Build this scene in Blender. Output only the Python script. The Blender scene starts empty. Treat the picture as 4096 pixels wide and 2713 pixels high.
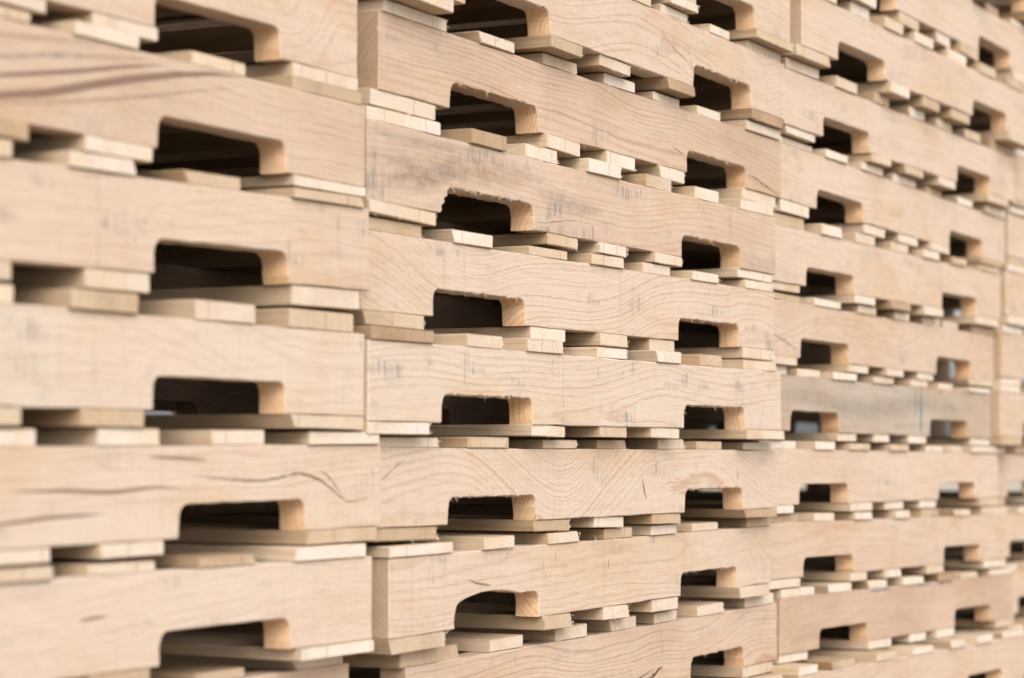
import bpy, math, random
from mathutils import Matrix, Vector, noise

# ---------------------------------------------------------------- camera, sky, sun, exposure
S = bpy.context.scene
COL = S.collection
IN = 0.0254

cd = bpy.data.cameras.new("camera")
cam = bpy.data.objects.new("camera", cd)
COL.objects.link(cam)
S.camera = cam
yaw, pitch, roll = 1.086603, 0.049628, -0.004352
fwd = Vector((math.sin(yaw) * math.cos(pitch), math.cos(yaw) * math.cos(pitch), math.sin(pitch)))
rgt = Vector((math.cos(yaw), -math.sin(yaw), 0))
dwn = fwd.cross(rgt)
r2 = rgt * math.cos(roll) + dwn * math.sin(roll)
d2 = -rgt * math.sin(roll) + dwn * math.cos(roll)
m = Matrix((r2, -d2, -fwd)).transposed().to_4x4()
m.translation = Vector((-2.268950, -1.366802, 0.084377))
cam.matrix_world = m
cd.sensor_width = 36.0
cd.lens = 85.06
cd.clip_start = 0.05
cd.clip_end = 2000
cd.dof.use_dof = True
cd.dof.focus_distance = 3.12
cd.dof.aperture_fstop = 4.3

SUN_EL, SUN_ROT = math.radians(40), math.radians(227)
w = bpy.data.worlds.new("World")
S.world = w
w.use_nodes = True
wt = w.node_tree
for n in list(wt.nodes):
    wt.nodes.remove(n)
sky = wt.nodes.new("ShaderNodeTexSky")
sky.sky_type = 'NISHITA'
sky.sun_disc = False
sky.sun_elevation = SUN_EL
sky.sun_rotation = SUN_ROT
sky.air_density = 1.0
sky.dust_density = 4.0
sky.ozone_density = 1.0
hs = wt.nodes.new("ShaderNodeHueSaturation")          # a grey overcast sheet keeps little of the blue
hs.inputs["Saturation"].default_value = 0.13
bg = wt.nodes.new("ShaderNodeBackground")
bg.inputs["Strength"].default_value = 0.15
wo = wt.nodes.new("ShaderNodeOutputWorld")
wt.links.new(sky.outputs[0], hs.inputs["Color"])
wt.links.new(hs.outputs[0], bg.inputs["Color"])
wt.links.new(bg.outputs[0], wo.inputs["Surface"])

sd = bpy.data.lights.new("sun", 'SUN')
sd.energy = 1.05
sd.angle = math.radians(50)
sd.color = (1.0, 0.97, 0.93)
sun = bpy.data.objects.new("sun", sd)
COL.objects.link(sun)
sdir = Vector((math.sin(SUN_ROT) * math.cos(SUN_EL), math.cos(SUN_ROT) * math.cos(SUN_EL), math.sin(SUN_EL)))
sun.rotation_euler = sdir.to_track_quat('Z', 'Y').to_euler()
sun.location = (0, -6, 6)

S.view_settings.view_transform = 'Standard'
S.view_settings.look = 'None'
S.view_settings.gamma = 1.0
S.view_settings.use_curve_mapping = False
S.view_settings.exposure = 0.91
S.render.engine = 'CYCLES'
S.cycles.use_denoising = True
S.cycles.max_bounces = 8
S.cycles.diffuse_bounces = 5

rnd = random.Random(41)


# ---------------------------------------------------------------- materials
class NT:
    """Small helper for building shader node graphs."""

    def __init__(self, name):
        self.mat = bpy.data.materials.new(name)
        self.mat.use_nodes = True
        self.t = self.mat.node_tree
        for n in list(self.t.nodes):
            self.t.nodes.remove(n)

    def n(self, kind, **kw):
        nd = self.t.nodes.new(kind)
        for k, v in kw.items():
            setattr(nd, k, v)
        return nd

    def put(self, sock, v):
        if isinstance(v, bpy.types.NodeSocket):
            self.t.links.new(v, sock)
        elif v is not None:
            sock.default_value = v

    def math(self, op, a, b=None, c=None, clamp=False):
        nd = self.n("ShaderNodeMath", operation=op, use_clamp=clamp)
        self.put(nd.inputs[0], a)
        self.put(nd.inputs[1], b)
        self.put(nd.inputs[2], c)
        return nd.outputs[0]

    def xyz(self, x, y, z):
        nd = self.n("ShaderNodeCombineXYZ")
        for i, v in enumerate((x, y, z)):
            self.put(nd.inputs[i], v)
        return nd.outputs[0]

    def noise(self, vec, scale=1.0, detail=2.0, rough=0.5):
        nd = self.n("ShaderNodeTexNoise", noise_dimensions='3D')
        self.put(nd.inputs["Vector"], vec)
        nd.inputs["Scale"].default_value = scale
        nd.inputs["Detail"].default_value = detail
        nd.inputs["Roughness"].default_value = rough
        return nd.outputs["Fac"]

    def step(self, v, lo, hi, a=0.0, b=1.0):
        nd = self.n("ShaderNodeMapRange", interpolation_type='SMOOTHSTEP')
        self.put(nd.inputs["Value"], v)
        for k, x in (("From Min", lo), ("From Max", hi), ("To Min", a), ("To Max", b)):
            self.put(nd.inputs[k], x)
        return nd.outputs[0]

    def ramp(self, fac, stops):
        nd = self.n("ShaderNodeValToRGB")
        el = nd.color_ramp.elements
        while len(el) < len(stops):
            el.new(0.5)
        for e, (p, c) in zip(el, stops):
            e.position = p
            e.color = (*c, 1) if len(c) == 3 else c
        self.put(nd.inputs[0], fac)
        return nd.outputs[0]

    def mix(self, fac, a, b, blend='MIX'):
        nd = self.n("ShaderNodeMix", data_type='RGBA', blend_type=blend)
        self.put(nd.inputs[0], fac)
        self.put(nd.inputs[6], a if isinstance(a, bpy.types.NodeSocket) else (*a, 1))
        self.put(nd.inputs[7], b if isinstance(b, bpy.types.NodeSocket) else (*b, 1))
        return nd.outputs[2]


def wood(name, axis, stops, checks=0.0, marks=1.0, ring_gain=1.0):
    """Sawn timber.  axis: 0 the grain runs along local x, 1 along local y.
    Object colour carries: r seed, g ring contrast, b stain amount, a tone."""
    g = NT(name)
    tc = g.n("ShaderNodeTexCoord")
    sp = g.n("ShaderNodeSeparateXYZ")
    g.put(sp.inputs[0], tc.outputs["Object"])
    if axis == 0:
        u, v, q = sp.outputs[0], sp.outputs[2], sp.outputs[1]
    else:
        u, v, q = sp.outputs[1], sp.outputs[0], sp.outputs[2]
    oi = g.n("ShaderNodeObjectInfo")
    oc = g.n("ShaderNodeSeparateColor")
    g.put(oc.inputs[0], oi.outputs["Color"])
    seed, contrast, stain, tone = oc.outputs[0], oc.outputs[1], oc.outputs[2], oi.outputs["Alpha"]
    wn = g.n("ShaderNodeTexWhiteNoise", noise_dimensions='1D')
    g.put(wn.inputs["W"], seed)
    rs = g.n("ShaderNodeSeparateColor")
    g.put(rs.inputs[0], wn.outputs["Color"])
    ra, rb, rc = rs.outputs[0], rs.outputs[1], rs.outputs[2]
    off = g.math('MULTIPLY', seed, 37.0)

    wa = g.n("ShaderNodeAttribute", attribute_type='OBJECT', attribute_name="wave")
    wave = g.math('ADD', wa.outputs["Fac"], 0.05)
    # growth rings about a wandering pith
    lo = g.noise(g.xyz(g.math('MULTIPLY', u, 1.7), off, 0.0), 1.0, 1.0)
    mid = g.noise(g.xyz(g.math('MULTIPLY', u, 3.6), g.math('MULTIPLY', v, 5.0), off), 1.0, 1.0)
    v0 = g.math('MULTIPLY', g.math('SUBTRACT', ra, 0.5), 0.17)
    v0 = g.math('ADD', v0, g.math('MULTIPLY', g.math('SUBTRACT', lo, 0.5), wave))
    v0 = g.math('ADD', v0, g.math('MULTIPLY', g.math('SUBTRACT', mid, 0.5), g.math('MULTIPLY', wave, 0.12)))
    dv = g.math('SUBTRACT', v, v0)
    dq = g.math('ADD', q, g.math('MULTIPLY_ADD', rb, 0.09, 0.012))
    r = g.math('SQRT', g.math('ADD', g.math('MULTIPLY', dv, dv), g.math('MULTIPLY', dq, dq)))
    r = g.math('ADD', r, g.math('MULTIPLY', g.math('MULTIPLY', u, g.math('SUBTRACT', rc, 0.5)), 0.05))
    # a knot that the rings flow round
    uk = g.math('MULTIPLY', g.math('SUBTRACT', rc, 0.5), 1.15)
    vk = g.math('MULTIPLY', g.math('SUBTRACT', rb, 0.5), 0.07)
    du = g.math('MULTIPLY', g.math('SUBTRACT', u, uk), 0.55)
    dk = g.math('SUBTRACT', v, vk)
    kd = g.math('SQRT', g.math('ADD', g.math('MULTIPLY', du, du), g.math('MULTIPLY', dk, dk)))
    kn = g.math('MULTIPLY', g.step(kd, 0.0, 0.065, 1.0, 0.0), g.step(ra, 0.35, 0.5))
    r = g.math('ADD', r, g.math('MULTIPLY', kn, 0.03))
    fine = g.noise(g.xyz(g.math('MULTIPLY', u, 28.0), g.math('MULTIPLY', v, 220.0), g.math('MULTIPLY_ADD', q, 220.0, off)), 1.0, 3.0, 0.6)
    r = g.math('ADD', r, g.math('MULTIPLY', g.math('SUBTRACT', g.noise(g.xyz(g.math('MULTIPLY', u, 2.0), g.math('MULTIPLY', r, 34.0), off), 1.0, 2.0), 0.5), 0.022))
    fr = g.math('MULTIPLY', r, g.math('MULTIPLY_ADD', rb, 100.0, 125.0))
    fr = g.math('ADD', fr, g.math('MULTIPLY', g.math('SUBTRACT', fine, 0.5), 0.75))
    ring = g.math('FRACT', fr)
    late = g.math('MULTIPLY', g.step(ring, 0.50, 0.86), g.step(ring, 0.86, 1.0, 1.0, 0.0))
    rid = g.n("ShaderNodeTexWhiteNoise", noise_dimensions='1D')
    g.put(rid.inputs["W"], g.math('FLOOR', fr))
    late = g.math('MULTIPLY', late, g.math('MULTIPLY_ADD', rid.outputs["Value"], 0.85, 0.25))

    # base tone with broad blotches, warm and cool
    blot = g.noise(g.xyz(g.math('MULTIPLY', u, 3.2), g.math('MULTIPLY', v, 9.0), g.math('MULTIPLY_ADD', q, 9.0, off)), 1.0, 3.0, 0.55)
    tfac = g.math('ADD', tone, g.math('MULTIPLY', g.math('SUBTRACT', blot, 0.5), 0.60), clamp=True)
    col = g.ramp(tfac, stops)
    patch = g.noise(g.xyz(g.math('MULTIPLY', u, 7.0), g.math('MULTIPLY', v, 16.0), g.math('ADD', off, 5.0)), 1.0, 4.0, 0.6)
    col = g.mix(g.step(patch, 0.5, 0.75, 0.0, 0.35), col, g.mix(1.0, col, (0.93, 0.80, 0.74), 'MULTIPLY'))
    honey = g.noise(g.xyz(g.math('MULTIPLY', u, 4.5), g.math('MULTIPLY', v, 12.0), g.math('ADD', off, 21.0)), 1.0, 3.0, 0.55)
    col = g.mix(g.step(honey, 0.48, 0.70, 0.0, 0.65), col, g.mix(1.0, col, (0.96, 0.88, 0.74), 'MULTIPLY'))
    amt = g.math('MULTIPLY', late, g.math('MULTIPLY', contrast, 0.76 * ring_gain))
    col = g.mix(amt, col, g.mix(1.0, col, (0.74, 0.58, 0.48), 'MULTIPLY'))
    # fibres
    fib = g.noise(g.xyz(g.math('MULTIPLY', u, 34.0), g.math('MULTIPLY', v, 620.0), g.math('MULTIPLY', q, 620.0)), 1.0, 3.0, 0.65)
    col = g.mix(g.step(fib, 0.35, 0.75, 0.0, 0.30), col, g.mix(1.0, col, (0.80, 0.70, 0.62), 'MULTIPLY'))
    pore = g.noise(g.xyz(g.math('MULTIPLY', u, 75.0), g.math('MULTIPLY', v, 700.0), g.math('MULTIPLY_ADD', q, 700.0, off)), 1.0, 2.0, 0.6)
    col = g.mix(g.math('MULTIPLY', g.step(pore, 0.58, 0.72, 0.0, 0.5), g.math('MULTIPLY_ADD', late, 0.6, 0.4)), col, g.mix(1.0, col, (0.62, 0.50, 0.42), 'MULTIPLY'))
    strand = g.noise(g.xyz(g.math('MULTIPLY', u, 9.0), g.math('MULTIPLY', v, 190.0), g.math('MULTIPLY_ADD', q, 190.0, off)), 1.0, 4.0, 0.7)
    col = g.mix(g.step(strand, 0.35, 0.7, 0.0, 0.42), col, g.mix(1.0, col, (0.84, 0.77, 0.72), 'MULTIPLY'))
    # band-saw marks across the grain
    saw = g.noise(g.xyz(g.math('MULTIPLY', u, 520.0), g.math('MULTIPLY', v, 9.0), off), 1.0, 2.0, 0.6)
    col = g.mix(g.step(saw, 0.42, 0.72, 0.0, 0.16 * marks), col, g.mix(1.0, col, (0.72, 0.66, 0.62), 'MULTIPLY'))
    # knot heart
    col = g.mix(g.math('MULTIPLY', g.step(kd, 0.003, 0.011, 0.75, 0.0), g.math('MULTIPLY', g.step(ra, 0.55, 0.6), g.step(contrast, 0.46, 0.50))), col, (0.16, 0.085, 0.045))
    # blue-grey iron and saw stains: ticks inside patches, and a few full-height lines
    tick = g.noise(g.xyz(g.math('MULTIPLY', u, 430.0), g.math('MULTIPLY', v, 16.0), g.math('ADD', off, 9.0)), 1.0, 2.0, 0.5)
    area = g.noise(g.xyz(g.math('MULTIPLY', u, 10.0), g.math('MULTIPLY', v, 26.0), g.math('ADD', off, 3.0)), 1.0, 3.0, 0.55)
    sm = g.math('MULTIPLY', g.step(tick, 0.46, 0.66), g.step(area, 0.56, 0.70))
    vo = g.n("ShaderNodeTexVoronoi", voronoi_dimensions='1D', feature='F1')
    g.put(vo.inputs["W"], g.math('ADD', g.math('MULTIPLY', u, 4.2), off))
    vo.inputs["Scale"].default_value = 1.0
    ln = g.math('MULTIPLY', g.step(vo.outputs["Distance"], 0.002, 0.007, 1.0, 0.0),
                g.step(g.noise(g.xyz(g.math('MULTIPLY', u, 5.0), g.math('MULTIPLY', v, 40.0), off), 1.0, 2.0), 0.38, 0.6))
    sm = g.math('MAXIMUM', sm, g.math('MULTIPLY', ln, 0.38))
    soft = g.step(g.noise(g.xyz(g.math('MULTIPLY', u, 22.0), g.math('MULTIPLY', v, 20.0), g.math('ADD', off, 13.0)), 1.0, 4.0, 0.65), 0.60, 0.78)
    sm = g.math('MAXIMUM', sm, g.math('MULTIPLY', soft, 0.45))
    col = g.mix(g.math('MULTIPLY', sm, g.math('MULTIPLY', stain, 1.2 * marks), clamp=True), col, (0.180, 0.172, 0.166))
    if checks:
        # drying cracks that run through the thickness at the ends of a board
        wob = g.noise(g.xyz(g.math('MULTIPLY', v, 40.0), off, g.math('MULTIPLY', q, 130.0)), 1.0, 2.0)
        vc = g.n("ShaderNodeTexVoronoi", voronoi_dimensions='1D', feature='F1')
        g.put(vc.inputs["W"], g.math('ADD', g.math('MULTIPLY_ADD', v, 22.0, off), g.math('MULTIPLY', wob, 0.10)))
        vc.inputs["Scale"].default_value = 1.0
        gate = g.n("ShaderNodeSeparateColor")
        g.put(gate.inputs[0], vc.outputs["Color"])
        ck = g.math('MULTIPLY', g.step(vc.outputs["Distance"], 0.010, 0.030, 1.0, 0.0), g.step(gate.outputs[0], 0.40, 0.75))
        col = g.mix(g.math('MULTIPLY', ck, checks), col, (0.22, 0.10, 0.055))

    b = g.n("ShaderNodeBsdfPrincipled")
    g.put(b.inputs["Base Color"], col)
    b.inputs["Roughness"].default_value = 0.78
    b.inputs["Specular IOR Level"].default_value = 0.25
    h = g.math('ADD', g.math('MULTIPLY', fib, 0.5), g.math('ADD', g.math('MULTIPLY', saw, 0.55 * marks), g.math('MULTIPLY', late, 0.35)))
    bp = g.n("ShaderNodeBump")
    bp.inputs["Strength"].default_value = 0.5
    bp.inputs["Distance"].default_value = 0.0012
    g.put(bp.inputs["Height"], h)
    g.put(b.inputs["Normal"], bp.outputs[0])
    o = g.n("ShaderNodeOutputMaterial")
    g.put(o.inputs["Surface"], b.outputs[0])
    return g.mat


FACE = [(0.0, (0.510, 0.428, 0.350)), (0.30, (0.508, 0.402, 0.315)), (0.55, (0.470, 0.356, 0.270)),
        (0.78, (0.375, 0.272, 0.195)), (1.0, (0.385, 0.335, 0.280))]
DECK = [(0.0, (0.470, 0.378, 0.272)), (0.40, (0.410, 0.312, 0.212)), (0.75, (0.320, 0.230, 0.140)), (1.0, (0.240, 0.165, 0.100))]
ENDS = [(0.0, (0.600, 0.540, 0.472)), (0.35, (0.555, 0.468, 0.378)), (0.70, (0.440, 0.335, 0.230)), (1.0, (0.320, 0.230, 0.150))]
CUTS = [(0.0, (0.660, 0.455, 0.285)), (0.5, (0.600, 0.400, 0.245)), (1.0, (0.460, 0.290, 0.165))]
SAWN = [(0.0, (0.420, 0.310, 0.215)), (0.5, (0.365, 0.255, 0.170)), (1.0, (0.290, 0.195, 0.125))]
M_FACE = wood("oak_stringer", 0, FACE)
M_CUT = wood("oak_notch_cut", 0, CUTS, marks=0.2, ring_gain=1.5)
M_SAWN = wood("oak_end_grain", 0, SAWN, marks=0.2, ring_gain=1.3)
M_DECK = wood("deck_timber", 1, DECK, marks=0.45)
M_END = wood("deck_end_grain", 1, ENDS, checks=0.6, marks=0.35, ring_gain=0.8)


def plain(name, c, rough=0.85, vary=0.25, scale=60.0):
    g = NT(name)
    tc = g.n("ShaderNodeTexCoord")
    f = g.noise(tc.outputs["Object"], scale, 4.0, 0.6)
    col = g.mix(g.step(f, 0.3, 0.7, 0.0, 1.0), tuple(x * (1 - vary) for x in c), tuple(x * (1 + vary) for x in c))
    b = g.n("ShaderNodeBsdfPrincipled")
    g.put(b.inputs["Base Color"], col)
    b.inputs["Roughness"].default_value = rough
    b.inputs["Specular IOR Level"].default_value = 0.2
    o = g.n("ShaderNodeOutputMaterial")
    g.put(o.inputs["Surface"], b.outputs[0])
    return g.mat


def streak(name, c, lo, hi, amount, core=0.5, size=(60, 60, 260)):
    """A mark whose edges break up: colour shows only where the noise is high."""
    g = NT(name)
    tc = g.n("ShaderNodeTexCoord")
    mp = g.n("ShaderNodeMapping")
    g.put(mp.inputs["Vector"], tc.outputs["Object"])
    mp.inputs["Scale"].default_value = size
    f = g.noise(mp.outputs[0], 1.0, 3.0, 0.6)
    at = g.n("ShaderNodeAttribute", attribute_name="soft")
    a = g.math('MULTIPLY', g.step(f, lo, hi, 0.15, amount), g.step(at.outputs["Fac"], 0.0, core))
    b = g.n("ShaderNodeBsdfPrincipled")
    b.inputs["Base Color"].default_value = (*c, 1)
    b.inputs["Roughness"].default_value = 0.85
    t = g.n("ShaderNodeBsdfTransparent")
    mx = g.n("ShaderNodeMixShader")
    g.put(mx.inputs[0], a)
    g.put(mx.inputs[1], t.outputs[0])
    g.put(mx.inputs[2], b.outputs[0])
    o = g.n("ShaderNodeOutputMaterial")
    g.put(o.inputs["Surface"], mx.outputs[0])
    return g.mat


M_CRACK = streak("dark_crack", (0.11, 0.065, 0.045), 0.25, 0.55, 0.75)
M_FIGURE = streak("brown_heartwood_figure", (0.20, 0.115, 0.080), 0.0, 0.50, 0.95, 0.75)
M_STAIN = streak("grey_brown_stain", (0.26, 0.185, 0.14), 0.25, 0.75, 0.55, 1.0)
M_WASH = streak("tan_weather_stain", (0.30, 0.20, 0.125), 0.34, 0.66, 0.42, 1.0, (34, 34, 70))
M_GREY = streak("grey_weather_stain", (0.20, 0.185, 0.17), 0.38, 0.70, 0.30, 1.0, (70, 34, 45))
M_BLUE = streak("blue_marking", (0.060, 0.135, 0.190), 0.30, 0.60, 0.75)
M_BARK = plain("bark", (0.10, 0.070, 0.050), 0.95, 0.5, 180.0)
M_CHIP = plain("splinter_wood", (0.78, 0.64, 0.46), 0.8, 0.1, 90.0)

# ---------------------------------------------------------------- measured poses: x, y, z, turn, tilt, notch edge shifts, length change (m, rad)
POSE = {
    ('A', -2): (-1.2576, 0.0029, -0.2236, 0.0008, 0.0005, 0.0000, 0.0000, 0.0000, 0.0000, -0.0002),
    ('A', -1): (-1.2675, -0.0216, -0.1111, -0.0098, 0.0053, 0.0000, 0.0000, -0.0031, -0.0028, 0.0056),
    ('A', 0): (-1.2336, -0.0173, 0.0050, -0.0048, 0.0111, 0.0000, 0.0000, -0.0014, 0.0001, 0.0013),
    ('A', 1): (-1.2781, -0.0184, 0.1278, -0.0089, 0.0027, 0.0000, 0.0000, -0.0032, -0.0003, 0.0031),
    ('A', 2): (-1.2729, -0.0150, 0.2527, -0.0159, 0.0187, 0.0000, 0.0000, -0.0060, 0.0004, 0.0052),
    ('A', 3): (-1.2683, -0.0124, 0.3754, -0.0068, 0.0013, 0.0000, 0.0000, -0.0010, -0.0025, 0.0032),
    ('A', 4): (-1.2630, -0.0028, 0.4910, -0.0029, 0.0079, 0.0000, 0.0000, 0.0012, -0.0017, 0.0002),
    ('B', -2): (0.0827, 0.0201, -0.2323, 0.0301, 0.0084, 0.0000, 0.0000, 0.0007, 0.0006, -0.0035),
    ('B', -1): (0.0165, 0.0046, -0.1083, 0.0318, 0.0068, -0.0068, -0.0047, -0.0042, -0.0001, 0.0004),
    ('B', 0): (-0.0043, -0.0038, 0.0101, 0.0099, 0.0027, -0.0007, 0.0022, -0.0006, 0.0020, -0.0032),
    ('B', 1): (-0.0503, -0.0234, 0.1271, 0.0051, 0.0046, -0.0014, 0.0012, -0.0040, 0.0016, -0.0017),
    ('B', 2): (-0.0218, 0.0010, 0.2496, -0.0007, 0.0053, -0.0028, 0.0024, 0.0002, 0.0039, -0.0039),
    ('B', 3): (-0.0150, -0.0004, 0.3682, 0.0016, 0.0015, 0.0144, 0.0122, 0.0021, 0.0014, -0.0067),
    ('B', 4): (0.0260, 0.0090, 0.4936, 0.0001, -0.0015, -0.0012, 0.0019, 0.0002, 0.0031, -0.0033),
    ('B', 5): (0.0200, -0.0077, 0.6137, 0.0135, -0.0017, 0.0000, 0.0025, -0.0020, 0.0043, -0.0044),
    ('B', 6): (0.0109, -0.0114, 0.7284, -0.0021, 0.0044, 0.0000, 0.0000, 0.0000, 0.0028, -0.0027),
    ('C', -3): (1.2810, -0.0098, -0.3445, -0.0069, -0.0092, 0.0000, 0.0000, -0.0006, 0.0010, 0.0000),
    ('C', -2): (1.3039, 0.0242, -0.2251, -0.0173, -0.0071, 0.0035, 0.0025, 0.0020, 0.0031, -0.0033),
    ('C', -1): (1.2416, 0.0246, -0.1055, -0.0190, -0.0059, -0.0017, -0.0008, -0.0009, -0.0038, 0.0055),
    ('C', 0): (1.2173, 0.0254, 0.0133, -0.0138, -0.0010, -0.0009, -0.0029, 0.0019, 0.0006, 0.0000),
    ('C', 1): (1.1728, 0.0254, 0.1299, -0.0110, -0.0024, 0.0025, -0.0042, -0.0033, 0.0003, 0.0033),
    ('C', 2): (1.1993, 0.0208, 0.2456, -0.0018, -0.0042, -0.0018, 0.0009, 0.0015, -0.0012, 0.0000),
    ('C', 3): (1.2034, 0.0115, 0.3641, -0.0073, 0.0026, 0.0008, -0.0015, 0.0010, -0.0055, 0.0049),
    ('C', 4): (1.2477, 0.0110, 0.4864, -0.0018, -0.0106, -0.0018, -0.0030, 0.0044, -0.0020, 0.0001),
    ('C', 5): (1.2406, -0.0047, 0.6060, -0.0096, -0.0030, 0.0038, -0.0002, 0.0065, -0.0042, 0.0000),
    ('C', 6): (1.2697, -0.0256, 0.7323, -0.0150, -0.0025, -0.0055, -0.0067, 0.0051, 0.0011, 0.0000),
    ('C', 7): (1.3200, -0.0256, 0.8619, -0.0015, -0.0037, 0.0000, -0.0015, 0.0043, -0.0019, 0.0000),
}
BOARDS = {
    ('B', 6, 'bot'): [(None, 25.86), (29.90, 33.59), (42.18, 48.00)],
    ('B', 5, 'top'): [(None, 27.56), (30.92, 33.20), (35.92, 38.93), (42.10, 47.61)],
    ('B', 5, 'bot'): [(None, 5.13), (15.18, 18.77), (21.31, 25.14), (29.52, 33.28), (42.50, 47.45)],
    ('B', 4, 'top'): [(0.20, 6.00), (8.82, 12.53), (15.83, 19.69), (22.83, 26.56), (29.24, 32.73), (35.14, 38.52), (42.13, 47.57)],
    ('B', 4, 'bot'): [(-0.60, 5.04), (15.92, 19.70), (23.16, 26.67), (29.65, 33.19), (42.02, 47.37)],
    ('B', 3, 'top'): [(None, 6.34), (9.10, 12.63), (14.97, 18.46), (21.63, 25.44), (29.08, 32.48), (35.59, 39.01), (42.33, 47.43)],
    ('B', 3, 'bot'): [(None, 6.01), (17.28, 20.58), (23.01, 26.30), (29.86, 33.37), (42.06, 47.37)],
    ('B', 2, 'top'): [(None, 5.34), (7.74, 11.66), (15.73, 19.83), (22.41, 26.26), (28.98, 32.46), (35.29, 38.90), (43.27, 47.69)],
    ('B', 2, 'bot'): [(None, 5.39), (15.91, 19.63), (23.32, 26.59), (29.95, 33.15), (42.74, 47.62)],
    ('B', 1, 'top'): [(None, 5.40), (8.53, 11.51), (14.49, 18.30), (22.63, 26.27), (29.42, 32.82), (35.81, 38.86), (42.29, 47.52)],
    ('B', 1, 'bot'): [(None, 5.33), (15.29, 18.85), (22.85, 26.16), (29.21, 32.83), (42.28, 48.20)],
    ('B', 0, 'top'): [(None, 5.62), (8.11, 12.20), (16.03, 19.75), (22.34, 26.05), (29.95, 33.73), (35.33, 38.94), (42.46, 47.54)],
    ('B', 0, 'bot'): [(None, 5.59), (15.24, 19.13), (22.06, 25.73), (29.29, 33.19), (42.24, 47.39)],
    ('B', -1, 'top'): [(-0.11, 5.77), (8.81, 11.98), (16.01, 19.67), (22.94, 26.45), (29.95, 32.70), (35.14, 39.08), (43.67, 47.68)],
    ('B', -1, 'bot'): [(None, 5.16), (15.56, 18.84), (22.82, 26.13), (29.49, 33.13), (42.24, 47.67)],
    ('B', -2, 'top'): [(-0.41, 5.27), (9.49, 12.37), (16.79, 19.23), (23.28, 25.82), (28.60, 31.79), (34.58, 38.59), (42.66, 47.65)],
    ('B', -2, 'bot'): [(42.08, 47.24)],
    ('B', -3, 'top'): [(43.37, 49.40)],
    ('C', 7, 'bot'): [(5.97, 10.54), (15.71, 19.88), (23.85, 27.19), (29.01, 33.59)],
    ('C', 6, 'top'): [(14.55, 18.25), (20.68, 24.62), (28.36, 32.63), (35.04, 39.19)],
    ('C', 6, 'bot'): [(-0.86, 4.85), (15.67, 19.41), (22.76, 26.42), (29.06, 33.36), (42.11, 48.83)],
    ('C', 5, 'top'): [(None, 5.63), (8.49, 12.48), (15.80, 18.83), (23.03, 26.30)],
    ('C', 5, 'bot'): [(None, 5.40), (15.43, 19.13), (22.09, 26.25), (29.63, 33.53), (41.37, 46.65)],
    ('C', 4, 'top'): [(None, 5.75), (7.66, 11.59), (14.37, 18.78), (21.25, 26.01)],
    ('C', 4, 'bot'): [(None, 5.01), (15.50, 19.79), (22.46, 26.52), (29.19, 33.55), (41.32, 47.61)],
    ('C', 3, 'top'): [(None, 6.30), (8.87, 12.71), (16.23, 19.22), (22.65, 26.21)],
    ('C', 3, 'bot'): [(None, 5.61), (15.23, 19.18), (22.09, 26.17), (29.11, 33.31), (41.42, 47.72)],
    ('C', 2, 'top'): [(None, 6.46), (8.55, 13.36), (16.77, 20.31), (24.17, 27.45), (30.85, 34.76)],
    ('C', 2, 'bot'): [(None, 5.57), (15.26, 19.08), (22.36, 25.75), (29.65, 33.32), (41.30, 47.43)],
    ('C', 1, 'top'): [(None, 5.90), (7.89, 11.71), (13.69, 17.93), (21.38, 25.30), (29.20, 32.90)],
    ('C', 1, 'bot'): [(15.05, 18.55), (21.84, 24.91), (28.80, 32.66), (43.12, 48.24)],
    ('C', 0, 'top'): [(None, 6.16), (8.91, 12.36), (15.15, 19.01), (22.87, 26.71), (31.09, 34.89), (40.86, 48.08)],
    ('C', 0, 'bot'): [(None, 5.09), (15.28, 19.47), (22.49, 26.14), (29.56, 33.29), (42.87, 47.57)],
    ('C', -1, 'top'): [(None, 5.66), (8.10, 11.65), (15.18, 18.54), (22.87, 25.98)],
    ('C', -1, 'bot'): [(None, 5.73), (14.69, 17.70), (21.14, 24.37), (29.51, 33.22), (42.72, 48.25)],
    ('C', -2, 'top'): [(0.26, 5.62), (8.12, 12.41), (15.44, 19.42), (22.16, 26.25), (29.38, 33.00)],
    ('C', -2, 'bot'): [(None, 4.73), (15.41, 19.88), (23.87, 27.29), (43.33, 49.50)],
    ('C', -3, 'top'): [(None, 3.21), (5.43, 9.89), (13.93, 17.98), (21.32, 25.53)],
    ('A', 4, 'bot'): [(None, 27.24), (29.91, 33.79), (42.97, 48.03)],
    ('A', 3, 'top'): [(None, 26.24), (28.56, 32.25), (35.68, 39.24), (42.62, 47.96)],
    ('A', 3, 'bot'): [(None, 26.02), (29.22, 33.15), (42.68, 48.08)],
    ('A', 2, 'top'): [(None, 25.32), (28.28, 32.13), (35.23, 38.98), (42.40, 47.75)],
    ('A', 2, 'bot'): [(None, 25.32), (29.35, 33.17), (42.52, 47.67)],
    ('A', 1, 'top'): [(None, 25.74), (28.46, 32.33), (35.99, 39.92), (42.43, 47.28)],
    ('A', 1, 'bot'): [(None, 26.06), (29.29, 32.92), (42.37, 48.00)],
    ('A', 0, 'top'): [(None, 25.34), (28.56, 32.28), (35.73, 39.31), (42.32, 47.74)],
    ('A', 0, 'bot'): [(None, 25.83), (28.79, 32.52), (42.19, 47.65)],
    ('A', -1, 'top'): [(None, 27.12), (29.35, 33.25), (35.88, 39.64), (42.25, 47.63)],
    ('A', -1, 'bot'): [(29.38, 32.92), (42.63, 48.15)],
    ('A', -2, 'top'): [(36.79, 40.24), (43.67, 47.59)],
}
G = (0.162309, 0.388498, 0.852965, 1.073617, 0.031986, 0.088020, 1.221048)   # notch edges, notch depth, stringer height, length
TH = 0.033           # stringer thickness
DEEP = 1.016         # pallet depth
TB = 0.016
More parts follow.
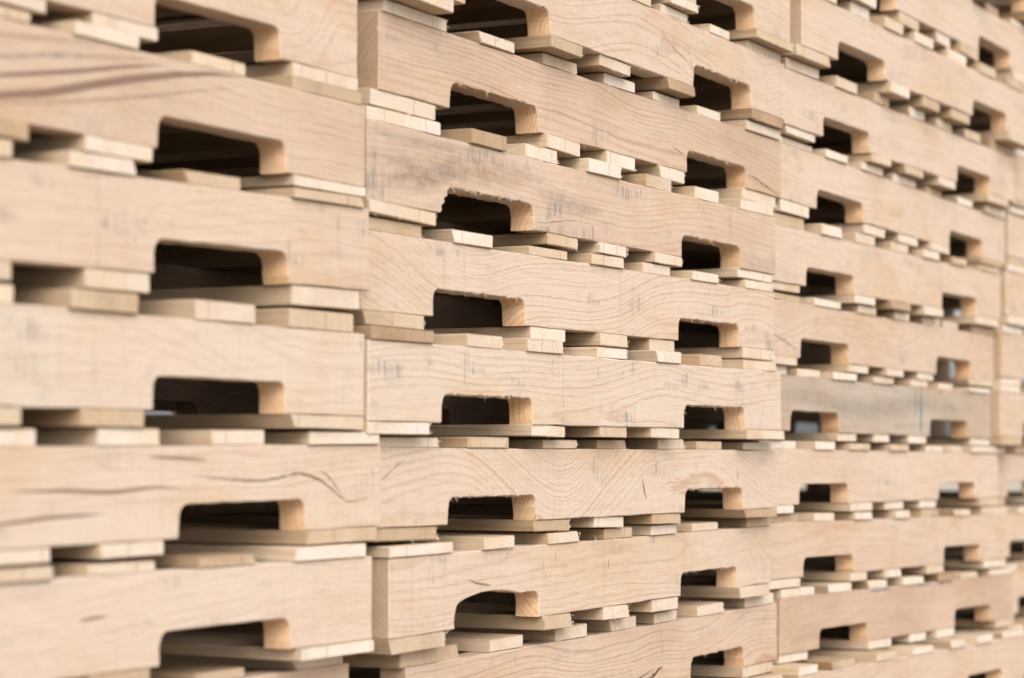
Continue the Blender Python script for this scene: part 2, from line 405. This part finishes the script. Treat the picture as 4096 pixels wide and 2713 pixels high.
LEVELS = {'A': range(-4, 6), 'B': range(-4, 8), 'C': range(-4, 10), 'D': range(-4, 10)}

# pallets below or beside the measured ones
def guess(key, base, **kw):
    p = list(POSE[base])
    p[2] += 0.1213 * (key[1] - base[1])
    for i, v in kw.items():
        p[int(i[1:])] = v
    POSE[key] = tuple(p)


guess(('A', -3), ('A', -2), i0=-1.262, i3=0.004, i4=0.0005)
guess(('A', -4), ('A', -3), i0=-1.257, i3=-0.002, i4=0.0)
guess(('B', -3), ('B', -2), i0=0.045, i1=0.012, i3=0.012, i4=0.004)
guess(('B', -4), ('B', -3), i0=0.025, i1=0.010, i3=0.004, i4=0.0)
guess(('C', -4), ('C', -3), i0=1.279, i1=-0.004, i4=-0.003)
guess(('A', 5), ('A', 4), i0=-1.255, i3=0.002, i4=0.002)
guess(('B', 7), ('B', 6), i0=0.018, i3=0.001, i4=0.002)
guess(('C', 8), ('C', 7), i0=1.372, i1=-0.045, i4=-0.003)
guess(('C', 9), ('C', 8), i0=1.35, i4=-0.002)
dl = {-4: (2.512, .02), -3: (2.512, .03), -2: (2.532, .052), -1: (2.472, .050), 0: (2.445, .048), 1: (2.404, .004), 2: (2.428, .004),
      3: (2.441, -.002), 4: (2.475, .006), 5: (2.470, .000), 6: (2.500, -.004), 7: (2.552, -.004), 8: (2.600, -.01), 9: (2.580, -.008)}
for k, (x0, y0) in dl.items():
    POSE[('D', k)] = (x0, y0, 0.0105 + 0.1213 * k + 0.002 * math.sin(k * 2.3), 0.004 * math.sin(k * 1.7), 0.003 * math.sin(k * 3.1), 0, 0, 0, 0, 0)


def zline(key, wx, top):
    """World height of a stringer's top or bottom edge at world x."""
    p = POSE[key]
    xx = wx - (p[0] + G[6] / 2)
    return p[2] + (G[5] if top else 0.0) + xx * math.tan(p[4])


# ---------------------------------------------------------------- mesh helpers
def mesh_object(name, verts, faces, mats, fmat, parent, loc=(0, 0, 0), rot=None):
    me = bpy.data.meshes.new(name)
    me.from_pydata(verts, [], faces)
    for mt in mats:
        me.materials.append(mt)
    for poly, i in zip(me.polygons, fmat):
        poly.material_index = i
    me.update()
    o = bpy.data.objects.new(name, me)
    COL.objects.link(o)
    o.parent = parent
    o.location = loc
    if rot:
        o.rotation_euler = rot
    return o


def outline(p, rough, rr, special=None):
    """Closed stringer outline in local x (0 at the left end) and z, anticlockwise, with a kind per point."""
    n1, m1, n2, m2 = G[0] + p[5], G[1] + p[6], G[2] + p[7], G[3] + p[8]
    d, h, L = G[4], G[5], G[6] + p[9]
    pts = []

    def line(a, b, kind, stepn=0.035, amp=0.0006):
        k = max(1, int(math.hypot(b[0] - a[0], b[1] - a[1]) / stepn))
        for i in range(k):
            t = i / k
            j = amp if 0 < i else amp * 0.3
            t = min(.999, max(0, t + (rr.uniform(-.35, .35) / k if i else 0)))
            pts.append((a[0] + (b[0] - a[0]) * t + rr.uniform(-j, j) * 0.5, a[1] + (b[1] - a[1]) * t + j * rr.uniform(-1, 1) ** 3 * 1.6, kind))

    st = 0.006 if rough else 0.02
    am = 0.0011 if rough else 0.0004
    line((0, 0), (n1, 0), 'f')
    for a, b, idx in ((n1, m1, 1), (n2, m2, 2)):
        R = 0.013 + rr.uniform(-0.002, 0.002)
        sl, sr = rr.uniform(0.0, 0.003), rr.uniform(0.0, 0.003)
        dz = d + rr.uniform(-0.0012, 0.0012)
        if special == 'chipped' and idx == 1:
            jag = [(0, 0), (.003, .004), (.002, .008), (.010, .013), (.008, .018), (.017, .021), (.016, .026), (.022, .0315)]
            for jx, jz in jag:
                pts.append((a - .012 + jx, jz, 'c'))
            a2 = a + .010
        elif special == 'wane' and idx == 1:
            for jx, jz in ((0, 0), (-.001, .009), (.001, .018), (.006, .026), (.014, .030), (.028, .0335), (.045, .0365), (.070, .0385), (.105, .0395), (.140, .0375), (.165, .0335)):
                pts.append((a + jx, jz + rr.uniform(-.0004, .0004), 'c'))
            a2 = a + .175
        else:
            line((a, 0), (a + sl, dz - R), 'c', st, am)
            for i in range(5):
                t = math.pi - i / 4 * math.pi / 2
                pts.append((a + sl + R + R * math.cos(t), dz - R + R * math.sin(t), 'c'))
            a2 = a + sl + R + st
        line((a2, dz), (b - sr - R, dz), 'n', st, am)
        for i in range(5):
            t = math.pi / 2 - i / 4 * math.pi / 2
            pts.append((b - sr - R + R * math.cos(t), dz - R + R * math.sin(t), 'c'))
        line((b - sr, dz - R - st * .5), (b, 0), 'c', st, am)
        nxt = n2 if idx == 1 else L
        line((b, 0), (nxt, 0), 'f')
    line((L, 0), (L, h), 'e', 0.02)
    line((L, h), (0, h), 'f')
    line((0, h), (0, 0), 'e', 0.02)
    return pts


def whiskers(pts, vs, fs, fm, cx, cz, rr):
    """Torn fibres hanging from the sawn notch edges and the arrises."""
    n = len(pts)
    for _ in range(46):
        i = rr.randrange(n)
        x, z, kind = pts[i]
        if kind == 'f' and rr.random() < .35:
            continue
        xb, zb, _k = pts[(i + 1) % n]
        q = math.hypot(xb - x, zb - z) or 1
        ox, oz = (zb - z) / q, -(xb - x) / q
        f0 = rr.random()
        x, z = x + (xb - x) * f0, z + (zb - z) * f0
        ln = rr.uniform(.0015, .0060) * rr.uniform(.5, 1)
        sl = rr.uniform(-1.2, 1.2)
        dx, dz = ox + sl * (xb - pts[i][0]) / q, oz + sl * (zb - pts[i][1]) / q
        wv = rr.uniform(.0002, .0005)
        curl = rr.uniform(-.6, .6)
        y0 = rr.uniform(.0004, .003)
        dy = rr.uniform(-.8, .1)
        base = len(vs)
        for s in range(4):
            f = s / 3
            px, pz, py = x + dx * ln * f, z + dz * ln * f + curl * ln * f * f, y0 + dy * ln * f
            rad = wv * (1 - f * .85)
            for a in range(3):
                an = a * 2.0944
                vs.append((px + rad * math.cos(an) - cx, py + rad * math.cos(an + 1), pz + rad * math.sin(an) - cz))
        for s in range(3):
            for a in range(3):
                c = (a + 1) % 3
                fs.append([base + s * 3 + a, base + s * 3 + c, base + s * 3 + 3 + c, base + s * 3 + 3 + a])
                fm.append(3)


def stringer(parent, p, y, rr, rough, special, extra=()):
    pts = outline(p, rough, rr, special)
    n = len(pts)
    L = G[6] + p[9]
    cx, cz = G[6] / 2, G[5] / 2
    vs, fs, fm = [], [], []
    # bow of a sawn timber
    bow = 0.0
    wav = rr.uniform(0, 6)

    def yb(x):
        s = (x - cx) / cx
        return bow * (1 - s * s)

    inset = 0.0011
    ring_y = (0.0, 0.0011, TH - 0.0011, TH)
    for k, ry in enumerate(ring_y):
        for i in range(n):
            x, z, _ = pts[i]
            xa, za, _ = pts[i - 1]
            xb, zb, _ = pts[(i + 1) % n]
            if k in (0, 3):
                tx, tz = xb - xa, zb - za
                q = math.hypot(tx, tz) or 1
                s = inset * rr.uniform(0.5, 1.3)
                x, z = x - tz / q * s, z + tx / q * s
            elif rough:
                x, z = x + rr.uniform(-.0002, .0002), z + rr.uniform(-.0002, .0002)
            vs.append((x - cx, ry + yb(x), z - cz))
    fs.append(list(range(n)))
    fm.append(0)
    fs.append([3 * n + i for i in reversed(range(n))])
    fm.append(0)
    for k in range(3):
        for i in range(n):
            j = (i + 1) % n
            fs.append([k * n + j, k * n + i, (k + 1) * n + i, (k + 1) * n + j])
            kind = pts[i][2]
            fm.append((1 if kind == 'c' else 2 if kind == 'e' else 0) if k == 1 else 0)
    mats = [M_FACE, M_CUT, M_SAWN, M_CHIP]
    if rough:
        whiskers(pts, vs, fs, fm, cx, cz, rr)
    soft = [1.0] * len(vs)
    # cracks, heartwood figure and paint: ribbons lying on the face, part of the same mesh
    for mat, poly, wid in extra:
        mats.append(mat)
        mi = len(mats) - 1
        fine = []
        for (x0, z0), (x1, z1) in zip(poly[:-1], poly[1:]):
            kk = max(2, int(math.hypot(x1 - x0, z1 - z0) / 0.006))
            for i in range(kk):
                t = i / kk
                fine.append((x0 + (x1 - x0) * t, z0 + (z1 - z0) * t))
        fine.append(poly[-1])
        # smooth the polyline
        for _ in range(3):
            fine = [fine[0]] + [((a[0] + 2 * b[0] + c[0]) / 4, (a[1] + 2 * b[1] + c[1]) / 4) for a, b, c in zip(fine, fine[1:], fine[2:])] + [fine[-1]]
        base = len(vs)
        mcount = len(fine)
        for i, (x, z) in enumerate(fine):
            a, b = fine[max(0, i - 1)], fine[min(mcount - 1, i + 1)]
            tx, tz = b[0] - a[0], b[1] - a[1]
            q = math.hypot(tx, tz) or 1
            e = math.sin(math.pi * min(1, (i + .3) / (mcount - .4))) ** .5
            ww = wid * e * (rr.uniform(.6, 1.25) if mat in (M_CRACK, M_BARK) else 1.0) / 2
            jz = rr.uniform(-.15, .15) * wid if mat in (M_CRACK, M_BARK) else 0.0
            nx, nz = -tz / q, tx / q
            for s in (-1, 0, 1):
                zz = min(G[5] - .0012, max(.0012, z + nz * ww * s + jz))
                vs.append((x + nx * ww * s - cx, yb(x) - 0.0004, zz - cz))
                soft.append(0.0 if s else e)
        for i in range(mcount - 1):
            for k in (0, 1):
                c = base + 3 * i + k
                fs.append([c, c + 3, c + 4, c + 1])
                fm.append(mi)
    o = mesh_object("stringer", vs, fs, mats, fm, parent, (0, y, TB + cz))
    o["wave"] = rr.uniform(.02, .16)
    if extra:
        at = o.data.attributes.new("soft", 'FLOAT', 'POINT')
        at.data.foreach_set("value", soft)
    return o


def deck(parent, name, x0, x1, z0, t, rr, y_front, fuzzy, tone, warp=0.0):
    """A deck board running back into the stack; local frame of the pallet, x from its centre."""
    wd = x1 - x0
    NY = 7
    sk = rr.uniform(-0.006, 0.006)
    cup = rr.uniform(-0.0006, 0.0006)
    ang = rr.uniform(-0.02, 0.02)
    b = 0.0009
    hw, ht = wd / 2, t / 2
    prof = []
    nb = 5
    # section: bottom left, anticlockwise seen from the front
    for i in range(nb + 1):
        prof.append((-hw + b + (2 * hw - 2 * b) * i / nb, -ht))
    prof += [(hw, -ht + b), (hw, ht - b)]
    for i in range(nb + 1):
        prof.append((hw - b - (2 * hw - 2 * b) * i / nb, ht))
    prof += [(-hw, ht - b), (-hw, -ht + b)]
    wane = rr.random()
    if wane < 0.13:
        prof = [(x + (0.007 * (z < 0) if x < -hw + 2 * b else 0), z) for x, z in prof]
    elif wane < 0.22:
        prof = [(x - (0.005 * (z > 0) if x > hw - 2 * b else 0), z) for x, z in prof]
    n = len(prof)
    ys = [0.0, 0.0009, 0.03, 0.12, 0.3, 0.62, DEEP]
    vs, fs, fm = [], [], []
    for k, yy in enumerate(ys):
        for x, z in prof:
            s = 1.0
            if k == 0:
                s = 1 - 0.0008 / hw
            xx = x * s + sk * (yy - 0.5) * 0.5
            zz = z * (1 - (0.0009 / ht if k == 0 else 0)) + cup * (x / hw) ** 2 * 0
            jy = 0.0
            if k == 0:
                jy = x * ang + rr.uniform(-.0004, .0004)
            wz = warp * max(0, 1 - yy / 0.25) * (x / hw)
            if k == 0 or k == 1:
                xx += rr.uniform(-.0002, .0002)
            vs.append((xx, yy + jy, zz + wz))
    fs.append(list(range(n)))
    fm.append(1)
    fs.append([(NY - 1) * n + i for i in reversed(range(n))])
    fm.append(1)
    for k in range(NY - 1):
        for i in range(n):
            j = (i + 1) % n
            fs.append([k * n + j, k * n + i, (k + 1) * n + i, (k + 1) * n + j])
            fm.append(0)
    mats = [M_DECK, M_END]
    if fuzzy:
        mats.append(M_CHIP)
        # torn fibres left by the saw at the right and lower edges
        for _ in range(rr.randint(4, 11)):
            if rr.random() < 0.75:
                ox, oz = hw - .0006, rr.uniform(-ht, ht * .8)
                dx, dz = rr.uniform(.4, 1), rr.uniform(-.5, .6)
            else:
                ox, oz = rr.uniform(-hw, hw), -ht + .0005
                dx, dz = rr.uniform(-.5, 1), rr.uniform(-.8, -.2)
            ln = rr.uniform(.002, .0095) * rr.uniform(.5, 1)
            dy = rr.uniform(-.5, .3)
            wv = rr.uniform(.0003, .0007)
            base = len(vs)
            segs = 3
            bz = rr.uniform(-.5, .5)
            for q in range(segs + 1):
                f = q / segs
                px = ox + dx * ln * f
                pz = oz + dz * ln * f + bz * ln * f * f
                py = .0004 + dy * ln * f
                rad = wv * (1 - f * .85)
                for a in range(3):
                    an = a * 2.0944
                    vs.append((px + rad * math.cos(an) * .4, py + rad * math.cos(an), pz + rad * math.sin(an)))
            for q in range(segs):
                for a in range(3):
                    c = (a + 1) % 3
                    fs.append([base + q * 3 + a, base + q * 3 + c, base + q * 3 + 3 + c, base + q * 3 + 3 + a])
                    fm.append(2)
    o = mesh_object(name, vs, fs, mats, fm, parent, ((x0 + x1) / 2, y_front, z0 + ht))
    o.color = (rr.random(), rr.uniform(.25, .8), rr.uniform(.2, .9), tone)
    return o


TOP = [(0, 5.7), (8.6, 12.1), (15.5, 19.2), (22.5, 26.1), (29.0, 32.6), (35.6, 39.2), (42.3, 47.9)]
BOT = [(0, 5.4), (15.4, 19.0), (22.7, 26.3), (29.5, 33.2), (42.3, 47.9)]


def layout(key, kind, rr):
    """Board edges along the stringer in metres: those read off the photograph, the rest to the pallet's pattern."""
    tpl = TOP if kind == 'top' else BOT
    got = []
    for a, b in BOARDS.get((key[0], key[1], kind), []):
        if a is None:
            a = 0.0 if b < 7 else b - rr.uniform(3.4, 3.9)
        if b - a > 3.0 and not any(a < y - .05 and b > x + .05 for x, y in got):
            got.append((a, b))
    res = list(got)
    for a, b in tpl:
        if all(abs((a + b) / 2 - (x + y) / 2) > 3.3 for x, y in got):
            j = rr.uniform(-.25, .25)
            aa, bb = a + j + rr.uniform(-.15, .1), b + j + rr.uniform(-.1, .15)
            if a == 0:
                aa, bb = rr.uniform(0, .2), b + rr.uniform(-.2, .2)
            if b > 47:
                bb = rr.uniform(47.6, 48.0)
            if all(bb < x - .1 or aa > y + .1 for x, y in res):
                res.append((aa, bb))
    lo, hi = -0.05, G[6] / IN + 0.05
    nb = {'A': None, 'B': 'A', 'C': 'B', 'D': 'C'}[key[0]]
    if nb and (nb, key[1]) in POSE:
        q = POSE[(nb, key[1])]
        lo = max(-0.9, (q[0] + G[6] + max(q[9], 0) + .004 - POSE[key][0]) / IN)
    out = []
    for a, b in sorted(res):
        a, b = max(a, lo), min(b, hi)
        out.append((a * IN, b * IN))
    return out


# ---------------------------------------------------------------- ground
def build_ground():
    g = NT("yard_dirt")
    tc = g.n("ShaderNodeTexCoord")
    f = g.noise(tc.outputs["Object"], 1.3, 8.0, 0.65)
    f2 = g.noise(tc.outputs["Object"], 45.0, 5.0, 0.7)
    col = g.ramp(f, [(0.3, (0.30, 0.25, 0.20)), (0.6, (0.40, 0.345, 0.28)), (0.8, (0.33, 0.30, 0.26))])
    col = g.mix(g.step(f2, 0.4, 0.7, 0, 0.5), col, g.mix(1.0, col, (0.6, 0.56, 0.52), 'MULTIPLY'))
    b = g.n("ShaderNodeBsdfPrincipled")
    g.put(b.inputs["Base Color"], col)
    b.inputs["Roughness"].default_value = 0.95
    bp = g.n("ShaderNodeBump")
    bp.inputs["Distance"].default_value = 0.01
    g.put(bp.inputs["Height"], f2)
    g.put(b.inputs["Normal"], bp.outputs[0])
    o = g.n("ShaderNodeOutputMaterial")
    g.put(o.inputs["Surface"], b.outputs[0])
    z = min(POSE[(s, -4)][2] - TB - abs(math.tan(POSE[(s, -4)][4])) * G[6] / 2 for s in 'ABCD') - 0.0005
    R = 400
    o = mesh_object("ground", [(-R, -R, 0), (R, -R, 0), (R, R, 0), (-R, R, 0)], [(0, 1, 2, 3)], [g.mat], [0], None, (0, 0, z))
    o['kind'] = 'structure'


build_ground()

# ---------------------------------------------------------------- per-pallet looks
# tone of the front stringer, ring contrast, stain, seed
LOOK = {
    ('A', 5): (.30, .30, .25, .73), ('B', 7): (.30, .30, .25, .83), ('C', 9): (0.20, .30, .25, .93),
    ('A', 4): (.40, .35, .30, .13), ('A', 3): (.56, .40, .40, .22), ('A', 2): (.38, .30, .75, .31), ('A', 1): (.10, .28, .60, .47),
    ('A', 0): (.20, .30, .35, .58), ('A', -1): (.16, .25, .45, .64), ('A', -2): (.50, .4, .3, .71),
    ('B', 6): (.36, .40, .85, .17), ('B', 5): (.34, .55, .60, .26), ('B', 4): (.58, 1.0, .50, .35), ('B', 3): (.55, .45, .90, .44),
    ('B', 2): (.22, .65, .95, .53), ('B', 1): (.12, .55, .90, .62), ('B', 0): (.20, .85, .55, .915), ('B', -1): (.26, .45, .70, .80),
    ('B', -2): (.50, .85, .45, .89), ('B', -3): (.40, .5, .5, .98),
    ('C', 8): (0.22, .3, .4, .05), ('C', 7): (0.24, .35, .40, .14), ('C', 6): (0.30, .35, .40, .23), ('C', 5): (0.26, .40, .60, .32),
    ('C', 4): (0.24, .35, .50, .41), ('C', 3): (0.34, .40, .55, .50), ('C', 2): (0.46, .45, .70, .59), ('C', 1): (0.91, .30, .90, .68),
    ('C', 0): (0.34, .30, .80, .77), ('C', -1): (0.50, .40, .60, .86), ('C', -2): (0.65, .45, .35, .95), ('C', -3): (0.48, .5, .5, .04),
}
WAVE = {('B', 5): .30, ('B', 4): .03, ('B', 3): .02, ('B', 2): .24, ('B', 1): .10, ('B', 0): .34, ('B', -1): .07, ('B', -2): .16, ('A', 4): .20, ('A', 3): .15, ('A', -1): .03}
MARKS = {
    ('A', 3): [(M_FIGURE, [(.50, .006), (.60, .016), (.685, .030), (.75, .046), (.81, .060), (.88, .074), (.945, .084), (1.0, .087)], .011),
               (M_FIGURE, [(.55, .024), (.64, .040), (.72, .054), (.80, .070), (.87, .082)], .006),
               (M_STAIN, [(.50, .030), (.60, .050), (.70, .066), (.80, .078), (.87, .086)], .007),
               (M_STAIN, [(.50, .050), (.60, .070), (.70, .080), (.78, .087)], .006),
               (M_STAIN, [(.55, .008), (.65, .016), (.75, .032), (.84, .048), (.93, .066), (1.0, .078)], .006)],
    ('A', 2): [(M_WASH, [(.48, .062), (.56, .054), (.62, .042), (.66, .036)], .034)],
    ('A', 0): [(M_CRACK, [(.87, .060), (.93, .055), (.99, .052), (1.03, .056), (1.06, .060), (1.10, .052), (1.13, .038), (1.155, .026), (1.185, .030), (1.205, .034)], .0030),
               (M_CRACK, [(1.10, .062), (1.125, .050), (1.14, .035)], .0022),
               (M_FIGURE, [(.60, .050), (.68, .049), (.75, .046), (.82, .050), (.86, .047)], .005),
               (M_FIGURE, [(.56, .020), (.66, .026), (.74, .027)], .005),
               (M_FIGURE, [(.80, .078), (.86, .076), (.90, .074)], .004)],
    ('A', -1): [(M_FIGURE, [(.73, .050), (.77, .052)], .004)],
    ('B', 5): [(M_CRACK, [(.735, .060), (.760, .052), (.780, .043), (.800, .040), (.825, .034), (.845, .026), (.853, .018)], .0016),
               (M_CRACK, [(.838, .040), (.846, .030), (.853, .020)], .0020)],
    ('B', 4): [(M_CRACK, [(1.075, .022), (1.11, .020), (1.15, .012), (1.19, .005), (1.215, .003)], .0030),
               (M_CRACK, [(.80, .030), (.83, .026), (.852, .023)], .0018),
               (M_CRACK, [(.555, .012), (.556, .006), (.557, .001)], .0016)],
    ('B', 3): [(M_WASH, [(-.02, .050), (.05, .052), (.12, .044), (.20, .055), (.30, .062), (.42, .064)], .062),
               (M_WASH, [(.02, .020), (.07, .030), (.12, .030), (.19, .050)], .040),
               (M_GREY, [(-.01, .082), (.05, .074), (.12, .076), (.20, .080), (.30, .082)], .026),
               (M_GREY, [(.40, .050), (.50, .040), (.60, .040)], .040),
               (M_CRACK, [(.402, .010), (.43, .011), (.455, .015), (.485, .019), (.52, .022)], .0014)],
    ('B', 1): [(M_CRACK, [(.215, .087), (.216, .06), (.215, .034)], .0012)],
    ('B', 0): [(M_CRACK, [(.005, .050), (.03, .062), (.06, .075)], .0016),
               (M_FIGURE, [(.705, .050), (.712, .040), (.716, .026), (.722, .020)], .004),
               (M_CRACK, [(1.05, .060), (1.053, .052), (1.050, .044)], .0030),
               (M_CRACK, [(.71, .042), (.714, .034), (.711, .028)], .0022)],
    ('B', -1): [(M_CRACK, [(.43, .078), (.431, .072), (.429, .064)], .0018), (M_CRACK, [(.595, .062), (.596, .055), (.597, .050)], .0018),
                (M_CRACK, [(.40, .055), (.401, .050)], .0015),
                (M_FIGURE, [(.19, .056), (.21, .050), (.25, .046)], .0035)],
    ('B', -2): [(M_BARK, [(.50, .001), (.55, .010), (.59, .005), (.64, .013), (.68, .009), (.72, .020), (.745, .028)], .0075),
                (M_CRACK, [(.46, .010), (.53, .016), (.60, .012), (.66, .018), (.73, .030)], .0030),
                (M_CRACK, [(.745, .086), (.747, .05), (.744, .006)], .0012)],
    ('C', 2): [(M_CRACK, [(.0, .040), (.06, .030), (.12, .018), (.155, .010)], .0030)],
    ('C', 1): [(M_GREY, [(.0, .05), (.2, .06), (.5, .04), (.8, .06), (1.1, .05)], .06), (M_BLUE, [(.800, .088), (.801, .05), (.799, .001)], .013), (M_BLUE, [(.770, .088), (.771, .03)], .006), (M_BLUE, [(.905, .086), (.912, .080)], .010)],
    ('C', -2): [(M_BLUE, [(.395, .084), (.45, .085), (.51, .0865)], .0055), (M_BLUE, [(.65, .085), (.70, .085), (.72, .0855)], .0055),
                (M_BLUE, [(.77, .085), (.79, .085)], .0055)],
}
SPECIAL = {('B', 3): 'chipped', ('B', -1): 'wane'}

LABEL = {
    ('A', 5): "pallet above the upper edge of the picture on the leftmost stack",
    ('B', 7): "pallet above the upper edge of the picture on the second stack",
    ('C', 9): "pallet above the upper edge of the picture on the third stack",
    ('D', 9): "pallet above the upper edge of the picture, topmost of the fourth stack",
    ('D', 8): "second pallet from the top of the fourth stack, at the upper right corner",
    ('D', 7): "pallet of the fourth stack hidden behind the leaning top of the third stack",
    ('A', 4): "blurred pale pallet topmost in the leftmost stack, cut off by the upper edge",
    ('A', 3): "tan pallet in the leftmost stack with a sweeping dark brown grain band",
    ('A', 2): "tilted pale pallet under the brown-banded one, dark slit below its right end",
    ('A', 1): "creamy pale pallet in the leftmost stack, just above the cracked one",
    ('A', 0): "pale pallet in the leftmost stack with a long wavy dark crack at its right end",
    ('A', -1): "pale pallet in the leftmost stack directly under the cracked one",
    ('A', -2): "pallet in the leftmost stack showing only as a sliver at the bottom edge",
    ('A', -3): "second pallet from the ground in the leftmost stack",
    ('A', -4): "bottom pallet of the leftmost stack, standing on the dirt ground",
    ('B', 6): "topmost pallet of the second stack from the left, only its right notch showing",
    ('B', 5): "pallet with swirling grain and dark cracks beside its right notch, second stack",
    ('B', 4): "pinkish brown pallet with strong parallel grain and bare end face, second stack",
    ('B', 3): "weathered brown pallet with chipped left notch and stained left end, second stack",
    ('B', 2): "pale pallet with blue-grey saw stains right under the one with the chipped notch",
    ('B', 1): "cream pallet with fine wavy grain and thin vertical line above its left notch",
    ('B', 0): "pallet with flame-shaped grain just below eye level in the second stack",
    ('B', -1): "pallet with a slanting worn notch top and small brown nail streaks, second stack",
    ('B', -2): "pinkish pallet with dark bark along its lower edge at the bottom of the picture",
    ('B', -3): "pallet beneath the bark-edged one in the second stack, only its deck showing",
    ('B', -4): "bottom pallet of the second stack from the left, standing on the ground",
    ('C', 8): "topmost pallet of the third stack, only its corner at the upper right",
    ('C', 7): "blurred pallet second from the top of the third stack, leaning outward",
    ('C', 6): "blurred pallet with a bare left end face near the top of the third stack",
    ('C', 5): "blurred third-stack pallet level with the swirling-grain pallet on its left",
    ('C', 4): "blurred third-stack pallet level with the pinkish brown parallel-grained one on its left",
    ('C', 3): "blurred third-stack pallet level with the chipped-notch pallet on its left",
    ('C', 2): "blurred pallet in the third stack with a dark split left of its first notch",
    ('C', 1): "weathered grey pallet with a dark blue vertical stripe, third stack",
    ('C', 0): "blurred pale pallet directly under the grey striped one, third stack",
    ('C', -1): "blurred tan pallet in the third stack, just above the blue-marked one",
    ('C', -2): "pinkish brown pallet with blue marks along its top edge, third stack",
    ('C', -3): "blurred pallet cut by the bottom edge under the blue-marked one, third stack",
    ('C', -4): "bottom pallet of the third stack, standing on the ground",
    ('D', 6): "highest strip of a blurred pallet at the right edge, fourth stack",
    ('D', 5): "second strip of a pallet from the top at the right edge, fourth stack",
    ('D', 4): "third strip of a pallet from the top at the right edge, fourth stack",
    ('D', 3): "blurred strip at the right edge, fourth pallet from the top of its stack",
    ('D', 2): "blurred pallet at the right edge, directly above the one beside the grey striped pallet",
    ('D', 1): "blurred pallet at the right edge beside the grey striped pallet",
    ('D', 0): "blurred pallet at the right edge just below eye level, notch cut by the frame",
    ('D', -1): "blurred pallet at the right edge, second below eye level, fourth stack",
    ('D', -2): "blurred pallet at the right edge beside the blue-marked pallet",
    ('D', -3): "blurred pallet at the lower right corner of the picture, fourth stack",
    ('D', -4): "bottom pallet of the fourth stack, standing on the ground at the right edge",
}
GROUP = {'A': "pallets of the leftmost stack", 'B': "pallets of the second stack", 'C': "pallets of the third stack", 'D': "pallets of the fourth stack"}


# ---------------------------------------------------------------- the stacks
def build_pallet(key, rr):
    p = POSE[key]
    s, lev = key
    e = bpy.data.objects.new("wooden_pallet", None)
    e.empty_display_size = 0.1
    COL.objects.link(e)
    rot = Matrix.Rotation(p[3], 4, 'Z') @ Matrix.Rotation(-p[4], 4, 'Y')
    base = Vector((p[0] + G[6] / 2, p[1], p[2])) + rot.to_3x3() @ Vector((0, 0, -TB))
    e.matrix_world = Matrix.Translation(base) @ rot
    e['label'] = LABEL[key]
    e['category'] = "pallet"
    e['group'] = GROUP[s]
    look = LOOK.get(key, (rr.uniform(.25, .5), rr.uniform(.3, .45), rr.uniform(.3, .6), rr.random()))
    sharp = s == 'B'
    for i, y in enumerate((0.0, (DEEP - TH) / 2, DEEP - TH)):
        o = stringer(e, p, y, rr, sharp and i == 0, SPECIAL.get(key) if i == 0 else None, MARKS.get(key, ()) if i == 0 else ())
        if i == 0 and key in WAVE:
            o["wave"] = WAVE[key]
        o.color = (look[3], look[1], look[2], look[0]) if i == 0 else (rr.random(), .5, .4, rr.uniform(.55, .9))  # middle and back stringers: darker tone paints in the shade inside the stack
    cx = G[6] / 2
    below, above = (s, lev - 1), (s, lev + 1)
    pale = {'A': .18, 'B': .15, 'C': .22, 'D': .25}[s]

    def gap(x0, x1, lowk, highk):
        g = []
        for x in (x0, x1):
            wx = p[0] + x
            g.append(zline(highk, wx, False) - zline(lowk, wx, True))
        return min(g)

    def tone():
        t = rr.random()
        return rr.uniform(0, .35) if t < .55 else (rr.uniform(.35, .7) if t < .88 else rr.uniform(.7, .95))

    for x0, x1 in layout(key, 'bot', rr):
        t = TB
        if below in POSE:
            t = min(0.021, max(0.0085, gap(x0, x1, below, key) * 0.5 - 0.0004))
        t -= rr.uniform(0, .0006)
        deck(e, "bottom_board", x0 - cx, x1 - cx, TB - 0.0002 - t, t, rr, rr.uniform(-.0045, .003), s == 'B' and rr.random() < .75, tone(),
             rr.uniform(-.001, 0.0) if s == 'B' else 0)
    for x0, x1 in layout(key, 'top', rr):
        t = TB
        if above in POSE:
            t = min(0.021, max(0.0085, gap(x0, x1, key, above) * 0.5 - 0.0004))
        t -= rr.uniform(0, .0012) if rr.random() < .7 else rr.uniform(.001, .0035)
        deck(e, "top_board", x0 - cx, x1 - cx, TB + G[5] + 0.0002, t, rr, rr.uniform(-.0045, .003), s == 'B' and rr.random() < .6, tone(), 0)
    return e


for s in 'ABCD':
    for lev in LEVELS[s]:
        build_pallet((s, lev), random.Random((ord(s) * 131 + lev * 17) * 7 + 3))
